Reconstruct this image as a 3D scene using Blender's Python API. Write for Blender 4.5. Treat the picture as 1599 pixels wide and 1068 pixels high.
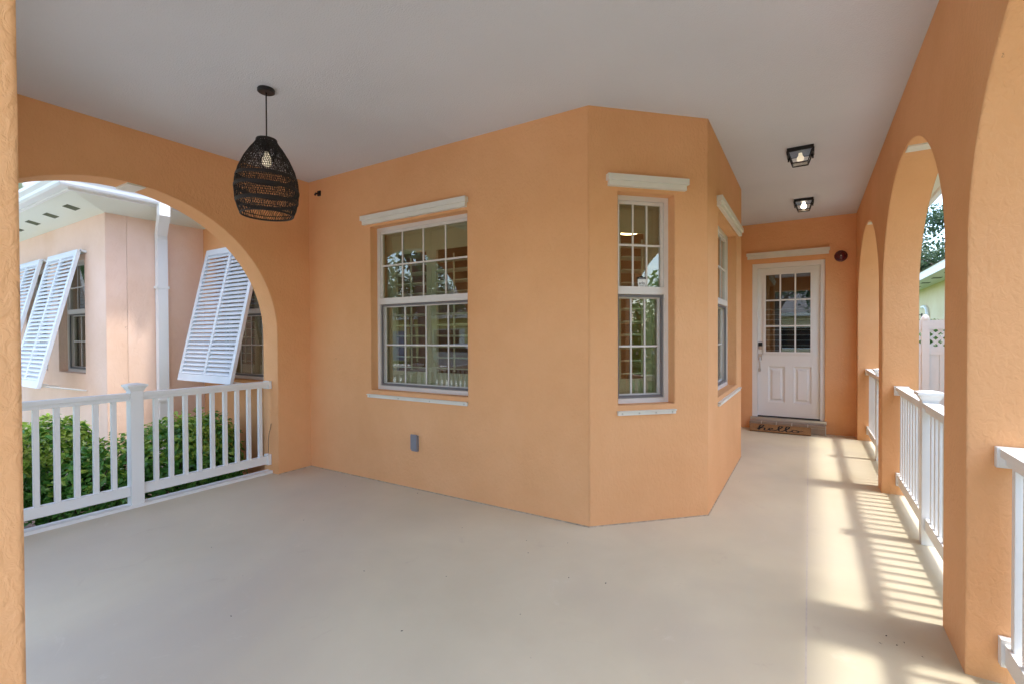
import bpy, math, random
import numpy as np
from mathutils import Matrix, Vector
from mathutils.geometry import tessellate_polygon
R = math.radians
random.seed(7); np.random.seed(7)
for o in list(bpy.data.objects): bpy.data.objects.remove(o)
scene = bpy.context.scene
COL = scene.collection

# ------------------------------------------------------------------ camera, sky, sun, exposure
cam_d = bpy.data.cameras.new('camera'); cam = bpy.data.objects.new('camera', cam_d); COL.objects.link(cam)
def cam_axes(yaw, p, r):
    cy, sy = math.cos(yaw), math.sin(yaw)
    right = Vector((cy, sy, 0)); fwd = Vector((-sy, cy, 0)); up = Vector((0, 0, 1))
    f2 = fwd*math.cos(p)+up*math.sin(p); u2 = -fwd*math.sin(p)+up*math.cos(p)
    return right*math.cos(r)+u2*math.sin(r), -right*math.sin(r)+u2*math.cos(r), f2
rv, uv, fv = cam_axes(R(31.825), R(-.6365), R(-.2395))
cam.matrix_world = Matrix(((rv.x, uv.x, -fv.x, 0), (rv.y, uv.y, -fv.y, 0), (rv.z, uv.z, -fv.z, 1.36), (0, 0, 0, 1)))
cam_d.sensor_width = 36; cam_d.lens = 747.84/1599*36; cam_d.clip_start = .02; cam_d.clip_end = 2000
scene.camera = cam

SUN_EL, SUN_AZ = R(68), R(84)
world = bpy.data.worlds.new('World'); scene.world = world; world.use_nodes = True
wn = world.node_tree.nodes; wl = world.node_tree.links
sky = wn.new('ShaderNodeTexSky'); sky.sky_type = 'NISHITA'; sky.sun_disc = False
sky.sun_elevation = SUN_EL; sky.sun_rotation = SUN_AZ; sky.air_density = 1.0; sky.dust_density = 1.8; sky.ozone_density = 1.0
wl.new(sky.outputs[0], wn['Background'].inputs[0]); wn['Background'].inputs[1].default_value = .15
sd = bpy.data.lights.new('sun', 'SUN'); sd.energy = .7; sd.angle = R(3.5); sd.color = (1, .97, .92)
sun = bpy.data.objects.new('sun', sd); COL.objects.link(sun)
sv = Vector((math.sin(SUN_AZ)*math.cos(SUN_EL), math.cos(SUN_AZ)*math.cos(SUN_EL), math.sin(SUN_EL)))
sun.rotation_euler = sv.to_track_quat('Z', 'Y').to_euler(); sun.location = (20, 3, 40)
scene.view_settings.view_transform = 'Standard'; scene.view_settings.look = 'None'
scene.view_settings.gamma = 1; scene.view_settings.exposure = 2.33
scene.cycles.max_bounces = 12; scene.cycles.diffuse_bounces = 6; scene.cycles.transparent_max_bounces = 16
scene.cycles.use_denoising = True

# ------------------------------------------------------------------ materials
def srgb(r, g, b): return tuple(((c/255)/12.92 if c/255 <= .04045 else ((c/255+.055)/1.055)**2.4) for c in (r, g, b))+(1,)
def newmat(name):
    m = bpy.data.materials.new(name); m.use_nodes = True
    nt = m.node_tree; return m, nt.nodes, nt.links, nt.nodes['Principled BSDF']
def mat(name, col, rough=.6, vary=0., vscale=6., bump=0., bscale=80., metal=0., edge=0., spec=.4, col2=None, detail=5.):
    """plain procedural paint: colour with a soft mottling, fine relief and (optionally) rounded edges"""
    m, n, l, p = newmat(name)
    c = col if len(col) == 4 else tuple(col)+(1,)
    p.inputs['Roughness'].default_value = rough; p.inputs['Metallic'].default_value = metal
    p.inputs['Specular IOR Level'].default_value = spec; p.inputs['Base Color'].default_value = c
    tc = n.new('ShaderNodeTexCoord')
    if vary or col2:
        ns = n.new('ShaderNodeTexNoise'); ns.inputs['Scale'].default_value = vscale; ns.inputs['Detail'].default_value = detail
        l.new(tc.outputs['Object'], ns.inputs['Vector'])
        rp = n.new('ShaderNodeValToRGB'); rp.color_ramp.elements[0].position = .3; rp.color_ramp.elements[1].position = .7
        rp.color_ramp.elements[0].color = tuple(x*(1-vary) for x in c[:3])+(1,)
        rp.color_ramp.elements[1].color = (col2 if col2 else tuple(min(1, x*(1+vary*.6)) for x in c[:3])+(1,))
        l.new(ns.outputs[0], rp.inputs[0]); l.new(rp.outputs[0], p.inputs['Base Color'])
    last = None
    if edge:
        bv = n.new('ShaderNodeBevel'); bv.inputs['Radius'].default_value = edge; bv.samples = 4; last = bv.outputs[0]
    if bump:
        nb = n.new('ShaderNodeTexNoise'); nb.inputs['Scale'].default_value = bscale; nb.inputs['Detail'].default_value = 4
        l.new(tc.outputs['Object'], nb.inputs['Vector'])
        b = n.new('ShaderNodeBump'); b.inputs['Strength'].default_value = bump; b.inputs['Distance'].default_value = .01
        l.new(nb.outputs[0], b.inputs['Height'])
        if last: l.new(last, b.inputs['Normal'])
        last = b.outputs[0]
    if last: l.new(last, p.inputs['Normal'])
    return m

def stucco(name, col, amount=.5, scale=30., fine=1.):
    m, n, l, p = newmat(name)
    p.inputs['Roughness'].default_value = .78; p.inputs['Specular IOR Level'].default_value = .25
    tc = n.new('ShaderNodeTexCoord')
    a = n.new('ShaderNodeTexNoise'); a.inputs['Scale'].default_value = .9; a.inputs['Detail'].default_value = 9; a.inputs['Roughness'].default_value = .65
    l.new(tc.outputs['Object'], a.inputs['Vector'])
    rp = n.new('ShaderNodeValToRGB'); rp.color_ramp.elements[0].position = .32; rp.color_ramp.elements[1].position = .7
    rp.color_ramp.elements[0].color = (col[0]*.93, col[1]*.90, col[2]*.86, 1); rp.color_ramp.elements[1].color = (min(1, col[0]*1.04), col[1]*1.09, col[2]*1.16, 1)
    l.new(a.outputs[0], rp.inputs[0])
    # a few worn, rusty flecks with a shape of their own
    v = n.new('ShaderNodeTexNoise'); v.inputs['Scale'].default_value = 9; v.inputs['Detail'].default_value = 8; v.inputs['Roughness'].default_value = .7
    l.new(tc.outputs['Object'], v.inputs['Vector'])
    fr = n.new('ShaderNodeValToRGB'); fr.color_ramp.elements[0].position = .70; fr.color_ramp.elements[1].position = .735
    l.new(v.outputs[0], fr.inputs[0])
    mx = n.new('ShaderNodeMixRGB'); mx.inputs[2].default_value = srgb(120, 78, 50)
    l.new(fr.outputs[0], mx.inputs[0]); l.new(rp.outputs[0], mx.inputs[1]); l.new(mx.outputs[0], p.inputs['Base Color'])
    # skip-trowel relief: stretched ridges over a fine sand finish
    w = n.new('ShaderNodeTexNoise'); w.inputs['Scale'].default_value = scale; w.inputs['Detail'].default_value = 3; w.inputs['Distortion'].default_value = .7
    mp = n.new('ShaderNodeMapping'); mp.inputs['Scale'].default_value = (1, 1, .62)
    l.new(tc.outputs['Object'], mp.inputs['Vector']); l.new(mp.outputs[0], w.inputs['Vector'])
    wr = n.new('ShaderNodeValToRGB'); wr.color_ramp.elements[0].position = .36; wr.color_ramp.elements[1].position = .62; l.new(w.outputs[0], wr.inputs[0])
    s = n.new('ShaderNodeTexNoise'); s.inputs['Scale'].default_value = 220; s.inputs['Detail'].default_value = 2; l.new(tc.outputs['Object'], s.inputs['Vector'])
    ad = n.new('ShaderNodeMath'); ad.operation = 'MULTIPLY_ADD'; ad.inputs[1].default_value = .18; l.new(s.outputs[0], ad.inputs[0]); l.new(wr.outputs[0], ad.inputs[2])
    bv = n.new('ShaderNodeBevel'); bv.inputs['Radius'].default_value = .02; bv.samples = 4
    b = n.new('ShaderNodeBump'); b.inputs['Strength'].default_value = amount; b.inputs['Distance'].default_value = .0035
    l.new(ad.outputs[0], b.inputs['Height']); l.new(bv.outputs[0], b.inputs['Normal']); l.new(b.outputs[0], p.inputs['Normal'])
    return m

def glass(name, f0=.095, tint=(.78, .79, .70, 1), rough=.0):
    m, n, l, p = newmat(name); n.remove(p)
    lw = n.new('ShaderNodeLayerWeight'); pw = n.new('ShaderNodeMath'); pw.operation = 'POWER'; pw.inputs[1].default_value = 4.5; l.new(lw.outputs['Facing'], pw.inputs[0])
    fr = n.new('ShaderNodeMapRange'); fr.inputs['To Min'].default_value = f0; fr.inputs['To Max'].default_value = .95; l.new(pw.outputs[0], fr.inputs['Value'])
    t = n.new('ShaderNodeBsdfTransparent'); t.inputs[0].default_value = tint
    g = n.new('ShaderNodeBsdfGlossy'); g.inputs['Roughness'].default_value = rough; g.inputs[0].default_value = (1, 1, 1, 1)
    mx = n.new('ShaderNodeMixShader'); l.new(fr.outputs[0], mx.inputs[0]); l.new(t.outputs[0], mx.inputs[1]); l.new(g.outputs[0], mx.inputs[2])
    l.new(mx.outputs[0], n['Material Output'].inputs[0]); return m
def emit(name, col, s):
    m, n, l, p = newmat(name); p.inputs['Emission Color'].default_value = col; p.inputs['Emission Strength'].default_value = s
    p.inputs['Base Color'].default_value = (.8, .8, .8, 1); return m
def leafmat(name, c1, c2, c3, rough=.35, trans=.25, scale=4.):
    m, n, l, p = newmat(name); p.inputs['Roughness'].default_value = rough; p.inputs['Specular IOR Level'].default_value = .5
    tc = n.new('ShaderNodeTexCoord'); a = n.new('ShaderNodeTexNoise'); a.inputs['Scale'].default_value = scale; a.inputs['Detail'].default_value = 9; a.inputs['Roughness'].default_value = .75
    l.new(tc.outputs['Object'], a.inputs['Vector'])
    rp = n.new('ShaderNodeValToRGB'); e = rp.color_ramp.elements; e[0].position = .3; e[0].color = c1; e[1].position = .72; e[1].color = c3
    k = e.new(.5); k.color = c2; l.new(a.outputs[0], rp.inputs[0]); l.new(rp.outputs[0], p.inputs['Base Color'])
    tr = n.new('ShaderNodeBsdfTranslucent'); l.new(rp.outputs[0], tr.inputs[0])
    mx = n.new('ShaderNodeMixShader'); mx.inputs[0].default_value = trans
    l.new(p.outputs[0], mx.inputs[1]); l.new(tr.outputs[0], mx.inputs[2]); l.new(mx.outputs[0], n['Material Output'].inputs[0]); return m

PEACH = (.80, .41, .185)
M = dict(
    peach=stucco('peach_stucco', PEACH, .45, 48), pink=stucco('pink_peach_stucco', (.85, .60, .46), .4, 26),
    ceil=mat('ceiling_paint', (.635, .65, .685), .75, .06, .8, .35, 120), white=mat('white_vinyl', (.80, .79, .76), .38, .02, 3, edge=.004),
    trim=mat('ivory_trim', (.76, .73, .64), .45, .04, 8, edge=.002), wframe=mat('window_white', (.72, .67, .61), .4, edge=.002),
    door=mat('door_paint', (.80, .77, .72), .42, .02, 4, edge=.003), glass=glass('window_glass'), dglass=glass('door_glass', .13, (.7, .72, .7, 1)),
    screen=mat('grey_screen_frame', (.16, .15, .15), .5), shutter=mat('shutter_white', (.76, .79, .82), .5, .04, 5, edge=.002), plant=mat('plantation_shutter', (.78, .74, .64), .5),
    black=mat('black_metal', (.018, .016, .015), .45, .2, 20), rattan=mat('black_rattan', (.022, .017, .015), .55, .3, 60, .3, 300), steel=mat('satin_nickel', (.55, .52, .48), .3, metal=1),
    grey=mat('grey_plastic', (.23, .23, .25), .5, .05, 20), soffit=mat('soffit_white', (.75, .77, .68), .6, .02, 2), vent=mat('soffit_vent', (.10, .11, .06), .7),
    gutter=mat('white_aluminium', (.80, .80, .78), .35, .03, 3), room=mat('room_wall_brown', (.30, .165, .085), .8, .05, 2), wood=mat('wood_floor', (.16, .08, .04), .4, .2, 8),
    tile=mat('tan_tile', (.33, .235, .165), .45, .12, 14, .05, 60, edge=.004), grout=mat('pale_grout', (.62, .56, .48), .9, .1, 30), roof=mat('roof_shingle', (.20, .19, .18), .85, .25, 12, .4, 40),
    yellow=stucco('yellow_stucco', (.72, .62, .28), .3, 20), cream=stucco('cream_yellow_stucco', (.84, .68, .44), .3, 20), bulb=emit('warm_bulb', (1, .82, .55, 1), .14), bulb2=emit('lit_bulb', (1, .88, .7, 1), 2.5),
    roomglow=emit('lit_lamp_glass', (1, .74, .42, 1), 5),
    caulk=mat('dirty_caulk', (.50, .38, .27), .9, .35, 25),
    coir=mat('coir_mat', (.36, .19, .075), .95, .3, 90, .9, 260), ink=mat('black_print', (.012, .01, .01), .8), dome=mat('dark_red_dome', (.10, .012, .018), .15, spec=.6),
    lampglass=glass('seedy_glass', .05, (.9, .88, .82, 1), .08), stem=mat('brown_stem', (.10, .065, .04), .85, .2, 20), bark=mat('tree_bark', (.14, .11, .085), .9, .35, 10, .8, 25),
    leaf=leafmat('glossy_leaf', (.045, .15, .028, 1), (.11, .31, .05, 1), (.30, .48, .08, 1), .28, .25, 9), leaf2=leafmat('young_leaf', (.16, .32, .03, 1), (.30, .46, .06, 1), (.50, .52, .14, 1), .3, .3, 9),
    oak=leafmat('oak_leaf', (.035, .075, .03, 1), (.07, .13, .055, 1), (.15, .20, .11, 1), .5, .3, 1.2), palm=leafmat('palm_leaf', (.06, .14, .03, 1), (.12, .24, .05, 1), (.24, .34, .09, 1), .45, .3, 3),
    asphalt=mat('asphalt', (.06, .06, .062), .9, .2, 3, .4, 120), concrete=mat('pale_concrete', (.60, .58, .53), .85, .12, 1.5, .3, 60), mulch=mat('bark_mulch', (.20, .12, .08), .95, .5, 40, 1., 60, col2=(.36, .25, .19, 1)),
    paver=mat('grey_paver', (.42, .40, .36), .9, .15, 4, .4, 60),
    grass=mat('lawn_green', (.07, .14, .03), .9, .4, 2.5, .8, 60), carpaint=mat('silver_car_paint', (.45, .46, .48), .25, metal=.5, spec=.6), rubber=mat('tyre_rubber', (.02, .02, .02), .8), carglass=mat('dark_car_glass', (.02, .025, .03), .05, spec=.9),
    redlens=mat('red_lens', (.4, .02, .02), .2), clearlens=mat('clear_lens', (.7, .7, .7), .15), sticker=mat('sticker_white', (.78, .77, .72), .5), bluegrey=mat('blue_grey_door', (.22, .27, .40), .5),
)
def floor_mat():
    m, n, l, p = newmat('painted_concrete_floor'); p.inputs['Specular IOR Level'].default_value = .35
    tc = n.new('ShaderNodeTexCoord')
    def noise(sc, det, ro=.55, dist=0):
        a = n.new('ShaderNodeTexNoise'); a.inputs['Scale'].default_value = sc; a.inputs['Detail'].default_value = det; a.inputs['Roughness'].default_value = ro; a.inputs['Distortion'].default_value = dist
        l.new(tc.outputs['Object'], a.inputs['Vector']); return a.outputs[0]
    def ramp(src, p0, c0, p1, c1):
        r = n.new('ShaderNodeValToRGB'); e = r.color_ramp.elements; e[0].position = p0; e[1].position = p1; e[0].color = c0; e[1].color = c1; l.new(src, r.inputs[0]); return r.outputs[0]
    base = ramp(noise(.75, 7, .6, .3), .34, (.625, .562, .40, 1), .68, (.725, .657, .48, 1))
    def over(prev, fac, col):
        mx = n.new('ShaderNodeMixRGB'); mx.inputs[2].default_value = col; l.new(fac, mx.inputs[0]); l.new(prev, mx.inputs[1]); return mx.outputs[0]
    G = lambda v: (v, v, v, 1)
    c = over(base, ramp(noise(.33, 4, .55, .6), .46, G(0), .64, G(.75)), (.53, .475, .385, 1))            # worn, greyer areas
    c = over(c, ramp(noise(26, 6, .75), .68, G(0), .78, G(.8)), (.44, .38, .30, 1))                       # grit
    c = over(c, ramp(noise(3.1, 8, .72, .8), .62, G(0), .74, G(.45)), (.48, .39, .30, 1))                 # stains
    c = over(c, ramp(noise(1.7, 9, .8, 1.5), .60, G(0), .70, G(.35)), (.80, .74, .62, 1))                 # scuffed, paler paint
    l.new(c, p.inputs['Base Color'])
    l.new(ramp(noise(2.2, 5), .3, (.36,)*3+(1,), .7, (.60,)*3+(1,)), p.inputs['Roughness'])
    b = n.new('ShaderNodeBump'); b.inputs['Strength'].default_value = .18; b.inputs['Distance'].default_value = .004
    l.new(noise(45, 6, .7), b.inputs['Height']); l.new(b.outputs[0], p.inputs['Normal']); return m
M['floor'] = floor_mat()

# ------------------------------------------------------------------ helpers
class MB:
    def __init__(s): s.v = []; s.f = []
    def add(s, vs, fs):
        k = len(s.v); s.v += [tuple(v) for v in vs]; s.f += [tuple(i+k for i in f) for f in fs]; return s
    def box(s, x0, x1, y0, y1, z0, z1, mtx=None):
        vs = [(x0, y0, z0), (x1, y0, z0), (x1, y1, z0), (x0, y1, z0), (x0, y0, z1), (x1, y0, z1), (x1, y1, z1), (x0, y1, z1)]
        if mtx: vs = [tuple(mtx @ Vector(v)) for v in vs]
        return s.add(vs, [(0, 3, 2, 1), (4, 5, 6, 7), (0, 1, 5, 4), (1, 2, 6, 5), (2, 3, 7, 6), (3, 0, 4, 7)])
    def frustum(s, cx, cy, z0, a0, b0, z1, a1, b1):
        vs = [(cx+i*a0/2, cy+j*b0/2, z0) for i, j in ((-1, -1), (1, -1), (1, 1), (-1, 1))]+[(cx+i*a1/2, cy+j*b1/2, z1) for i, j in ((-1, -1), (1, -1), (1, 1), (-1, 1))]
        return s.add(vs, [(0, 3, 2, 1), (4, 5, 6, 7), (0, 1, 5, 4), (1, 2, 6, 5), (2, 3, 7, 6), (3, 0, 4, 7)])
    def ring(s, prof, n=32, cx=0, cy=0, cap=True):      # lathe round z: prof = [(r, z)]
        k = len(prof); vs = [(cx+r*math.cos(2*math.pi*i/n), cy+r*math.sin(2*math.pi*i/n), z) for i in range(n) for r, z in prof]
        fs = [(i*k+j, ((i+1) % n)*k+j, ((i+1) % n)*k+j+1, i*k+j+1) for i in range(n) for j in range(k-1)]
        if cap: fs += [tuple(i*k for i in range(n))[::-1], tuple(i*k+k-1 for i in range(n))]
        return s.add(vs, fs)
    def tube(s, pts, r, n=6, r1=None, closed=False):
        pts = [Vector(p) for p in pts]; N = len(pts); base = len(s.v); prev = None
        for i, p in enumerate(pts):
            if closed: d = pts[(i+1) % N]-pts[i-1]
            else: d = pts[min(i+1, N-1)]-pts[max(i-1, 0)]
            d.normalize()
            if prev is None: a = d.orthogonal().normalized()
            else: a = (prev-d*prev.dot(d)).normalized()
            prev = a; b = d.cross(a); rr = r if r1 is None else r+(r1-r)*i/(N-1)
            s.v += [tuple(p+(a*math.cos(2*math.pi*k/n)+b*math.sin(2*math.pi*k/n))*rr) for k in range(n)]
        for i in range(N if closed else N-1):
            j = (i+1) % N
            s.f += [(base+i*n+k, base+i*n+(k+1) % n, base+j*n+(k+1) % n, base+j*n+k) for k in range(n)]
        if not closed: s.f += [tuple(base+k for k in range(n))[::-1], tuple(base+(N-1)*n+k for k in range(n))]
        return s
    def prism(s, outer, holes, t, y0=0.):               # polygon in x-z with holes, extruded along +y by t
        loops = [outer]+list(holes); pts = [p for lp in loops for p in lp]
        tris = tessellate_polygon([[Vector((p[0], p[1], 0)) for p in lp] for lp in loops]); n = len(pts)
        fs = []
        for a, b, c in tris:
            A, B, C = pts[a], pts[b], pts[c]
            if (B[0]-A[0])*(C[1]-A[1])-(B[1]-A[1])*(C[0]-A[0]) < 0: a, c = c, a
            fs += [(a, b, c), (n+c, n+b, n+a)]
        k = 0
        for q, lp in enumerate(loops):
            area = sum(lp[i-1][0]*lp[i][1]-lp[i][0]*lp[i-1][1] for i in range(len(lp)))
            L = len(lp)
            for i in range(L):
                a, b = k+i, k+(i+1) % L
                if (area < 0) != (q > 0): a, b = b, a
                fs.append((b, a, a+n, b+n))
            k += L
        return s.add([(p[0], y0, p[1]) for p in pts]+[(p[0], y0+t, p[1]) for p in pts], fs)
    def mesh(s, name, m, smooth=False):
        me = bpy.data.meshes.new(name); me.from_pydata(s.v, [], s.f); me.materials.append(M[m] if isinstance(m, str) else m)
        if smooth: me.polygons.foreach_set('use_smooth', [True]*len(me.polygons))
        me.update(); return me
    def build(s, name, m, parent=None, smooth=False, mtx=None): return inst(name, s.mesh(name, m, smooth), parent, mtx)
def inst(name, me, parent=None, mtx=None):
    o = bpy.data.objects.new(name, me); COL.objects.link(o); o.parent = parent
    if mtx is not None: o.matrix_local = mtx
    return o
def empty(name, mtx=None, parent=None):
    o = bpy.data.objects.new(name, None); COL.objects.link(o); o.parent = parent; o.empty_display_size = .1
    if mtx is not None: o.matrix_local = mtx
    return o
def tag(o, label=None, cat=None, group=None, kind=None):
    for k, v in (('label', label), ('category', cat), ('group', group), ('kind', kind)):
        if v: o[k] = v
    return o
def at(x, y, z=0., deg=0.): return Matrix.Translation((x, y, z)) @ Matrix.Rotation(R(deg), 4, 'Z')
def copy_tree(o, parent=None):
    c = o.copy(); COL.objects.link(c); c.parent = parent
    for ch in [x for x in bpy.data.objects if x.parent == o]: copy_tree(ch, c)
    return c
def rect(x0, x1, z0, z1): return [(x0, z0), (x1, z0), (x1, z1), (x0, z1)]
def arch_pts(u0, u1, spring, b, n=40):                   # from the right springing over the crown to the left one
    c, a = (u0+u1)/2, (u1-u0)/2
    return [(c+a*math.cos(math.pi*i/n), spring+b*math.sin(math.pi*i/n)) for i in range(n+1)]
def arcade_poly(u0, u1, z0, z1, arches):                 # wall outline with arches cut up from its foot; arches = [(u0,u1,spring,b)] left to right
    pts = [(u0, z0)]
    for a0, a1, sp, b in arches: pts += [(a0, z0)]+arch_pts(a0, a1, sp, b)[::-1]+[(a1, z0)]
    return pts+[(u1, z0), (u1, z1), (u0, z1)]

# ------------------------------------------------------------------ measures (metres; camera above the origin)
H = 2.99                     # porch ceiling
YA, XB, XR, YD, XD = 3.18, -4.49, .535, 7.9, -.65
GZ = -.40                    # garden level
T = .245                     # arcade wall thickness
X1, Y1 = -6.68, 2.16         # side and front wall of the wing
S = 2**-.5

# ------------------------------------------------------------------ setting
tag(MB().box(-300, 300, -300, 300, GZ-.5, GZ).build('ground', 'grass'), kind='structure')
tag(MB().box(-6.68, -4.75, -1.2, 3.18, GZ-.1, GZ+.012).build('planting_bed', 'mulch'), kind='structure')
tag(MB().box(-60, 60, -13.5, -7.5, GZ-.2, GZ+.02).build('road', 'asphalt'), kind='structure')
tag(MB().box(-60, 60, -7.28, -5.9, GZ-.2, GZ+.10).box(-60, 60, -15.1, -13.72, GZ-.2, GZ+.10).build('pavement', 'concrete'), kind='structure')
tag(MB().box(-60, 60, -7.5, -7.3, GZ-.2, GZ+.13).box(-60, 60, -13.7, -13.5, GZ-.2, GZ+.13).build('kerb', 'concrete'), kind='structure')
tag(MB().box(.80, 2.1, -.75, 11.3, GZ-.2, GZ+.02).build('bounce_paving', 'paver'), kind='structure')  # paving strip added to bounce sunlight in through the arcade
tag(MB().box(-14, 3.4, -5.9, -.75, GZ-.2, GZ+.03).box(-14, -6.9, -.75, .9, GZ-.2, GZ+.03).build('bounce_slab', 'concrete'), kind='structure')  # unseen pale slab added to bounce sunlight up into porch and wing
tag(MB().box(-1.4, .34, -.35, .045, GZ-.1, -.2).build('entry_step', 'concrete'), kind='structure')
fl = MB().box(-4.72, .775, .05, 7.9, GZ-.1, 0).build('porch_floor', 'floor'); tag(fl, kind='structure')
tag(MB().box(-.012, -.005, .06, 7.6, -.01, .0012).build('floor_joint', 'grout', fl), 'pale straight joint line in the painted floor')
tag(MB().box(-4.75, .79, .046, 12, H, H+.12).build('ceiling', 'ceil'), kind='structure')
tag(MB().box(-6.6, -4.76, 3.2, 12, H, H+.12).box(-13.3, -6.61, 2.2, 12, H, H+.12).build('room_ceiling', 'ceil'), kind='structure')

# ------------------------------------------------------------------ the house
house = empty('house', at(0, 0, 0))
tag(house, 'peach stucco house with arched porch, angled bay and white windows', 'house')
def part(mb, name, m, mtx=None, label=None, parent=None, smooth=False):
    o = mb.build(name, m, parent or house, smooth, mtx)
    if label: o['label'] = label
    return o
mA, mC, mD, mB, mR, mDoor = at(0, YA), at(-1.33, YA, 0, 45), at(XD, 0, 0, 90), at(XB, 0, 0, 90), at(XR, 0, 0, -90), at(0, YD)
CS = (XD+1.33)/S            # length of the angled bay face
yD0 = YA+(XD+1.33); yD1 = 5.93
winA = (-3.560, -2.404, .862, 2.405); winC = (.224, .678, .862, 2.40); winD = (4.318, 5.52, .845, 2.40); win3 = (-6.35, -5.30, .86, 2.36)
win2 = (-8.20, -7.30, .94, 2.33); win1 = (-9.50, -8.62, .94, 2.33)
part(MB().prism([(-6.68, GZ), (-1.33, GZ), (-1.33, H+.03), (-6.68, H+.03)], [rect(*winA), rect(*win3)], .2), 'wall', 'peach', mA, 'long orange wall with the wide window')
part(MB().prism(rect(0, CS, GZ, H+.03), [rect(*winC)], .2), 'wall', 'peach', mC, 'angled bay face with the narrow window')
part(MB().prism(rect(yD0, yD1, GZ, H+.03), [rect(*winD)], .2), 'wall', 'peach', mD, 'bay face along the corridor')
part(MB().box(0, .97, 0, .2, GZ, H+.03), 'wall', 'peach', at(XD, yD1, 0, 135))
part(MB().box(-1.53, -1.335, yD1+.68, YD+.1, GZ, H+.03), 'wall', 'peach')
DX0, DX1, DZ0, DZ1 = -.718, .186, .155, 2.41
part(MB().prism([(-1.53, GZ), (.56, GZ), (.56, H+.03), (-1.53, H+.03)], [rect(DX0, DX1, DZ0-.02, DZ1)], .2), 'wall', 'peach', mDoor, 'orange end wall with the white door')
# wall B with its arch (u runs with +y)
part(MB().prism(arcade_poly(.045, 3.2, -.02, H+.03, [(.345, 2.815, 1.385, 1.185)]), [], T), 'arched_wall', 'peach', mB, 'orange wall with the wide arch over the garden railing')
# arcade (u runs with -y)
ARC = [(.345, 2.58), (2.955, 5.195), (5.43, 7.66)]
part(MB().prism(arcade_poly(-7.95, -.045, -.02, H+.03, [(-b, -a, 1.72, .87) for a, b in reversed(ARC)]), [], T), 'arcade_wall', 'peach', mR, 'row of tall arches along the corridor')
# front wall behind and beside the camera
part(MB().prism([(-4.74, -.02), (-4.05, -.02)]+arch_pts(-4.05, -1.80, 1.42, 1.125)[::-1]+[(-1.80, -.02), (-1.358, -.02), (-1.358, 2.62), (.32, 2.62), (.32, -.02), (.78, -.02), (.78, H+.03), (-4.74, H+.03)], [], .25), 'front_wall', 'peach', at(0, .05), 'near pier at the porch entrance')
for u0, u1, mt in ((1.60, 1.72, mB), (-4.135, -4.015, mR), (-6.605, -6.485, mR)):
    top = 2.566 if mt is mB else 2.59
    part(MB().box(u0, u1, .01, T-.01, top-.012, top+.02), 'arch_plate', 'trim', mt, 'small pale plate under the crown of the arch')
# own house behind the door wall, and rooms
part(MB().box(.575, .78, YD+.2, 12, GZ, H+.03), 'wall', 'peach'); part(MB().box(-13, .78, 12, 12.2, GZ, H+.03), 'wall', 'peach')
part(MB().box(-4.48, -1.54, 6.75, 6.9, 0, H-.01), 'room_wall', 'room'); part(MB().box(-4.62, -4.48, 3.385, 6.9, 0, H-.01), 'room_wall', 'room')
part(MB().box(-1.5, .57, 10.6, 10.75, 0, H-.01).box(-1.7, -1.54, YD+.1, 10.75, 0, H-.01), 'room_wall', 'room')
part(MB().box(-4.6, -1.45, 3.3, 7.0, .005, .03).box(-1.5, .57, YD+.12, 10.7, .005, .14), 'room_floor', 'wood')
part(MB().box(-6.5, -4.63, 5.0, 5.1, 0, H-.01), 'room_wall', 'room'); part(MB().box(-10.5, -6.9, 4.2, 4.3, 0, H-.01), 'room_wall', 'room')

# wing: side wall and front wall
part(MB().box(X1-.2, X1, Y1+.2, 3.42, GZ, H+.03), 'wing_wall', 'pink', label='pink side wall of the wing with the downspout')
part(MB().prism(rect(-13.2, X1, GZ, H+.03), [rect(*win2), rect(*win1)], .2), 'wing_wall', 'pink', at(0, Y1), 'pink front wall of the wing with two shutters')
part(MB().box(-13.4, -13.2, Y1, 12, GZ, H+.03), 'wing_wall', 'pink')
# eaves: soffit, fascia, gutter
SZ, EO, SR = 2.76, .41, .085      # soffit height at the wall, overhang, rise to its outer edge
EZ = SZ+SR; xe, ye, yr = X1+EO, Y1-EO, YA-EO
part(MB().add([(-13.6, Y1, SZ), (X1, Y1, SZ), (xe, ye, EZ), (-13.6, ye, EZ)], [(0, 1, 2, 3)]), 'soffit', 'soffit', label='pale soffit over the wing front')
part(MB().add([(X1, Y1, SZ), (X1, YA, SZ), (xe, yr, EZ), (xe, ye, EZ)], [(0, 1, 2, 3)]), 'soffit', 'soffit')
part(MB().add([(X1, YA, SZ), (XB-T-.003, YA, SZ), (XB-T-.003, yr, EZ), (xe, yr, EZ)], [(0, 1, 2, 3)]), 'soffit', 'soffit')
for k in range(5):
    x = -6.93-.66*k; f = lambda y: EZ-SR*(y-ye)/EO
    part(MB().add([(x+a, y, f(y)-q) for q in (.004, -.002) for a, y in ((-.075, ye+.14), (.075, ye+.14), (.075, ye+.25), (-.075, ye+.25))], [(0, 1, 2, 3), (0, 4, 5, 1), (1, 5, 6, 2), (2, 6, 7, 3), (3, 7, 4, 0)]), 'soffit_vent', 'vent')
GP = [(0, 0), (.07, 0), (.085, .02), (.088, .05), (.115, .085), (.115, .118), (.10, .118), (.095, .10), (.015, .10), (.01, .118), (0, .118)]
def gutter(p0, p1, out, z, m0=0, m1=0):     # K-style gutter from p0 to p1 hung on the side "out"; m0, m1 mitre its ends
    n = len(GP); d = (Vector(p1)-Vector(p0)).normalized(); o = Vector(out)
    vs = [tuple(Vector(p0)+o*a-d*a*m0)+(z+b,) for a, b in GP]+[tuple(Vector(p1)+o*a+d*a*m1)+(z+b,) for a, b in GP]
    return MB().add(vs, [(i, (i+1) % n, (i+1) % n+n, i+n) for i in range(n)]+[tuple(range(n))[::-1], tuple(range(n, 2*n))])
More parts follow.
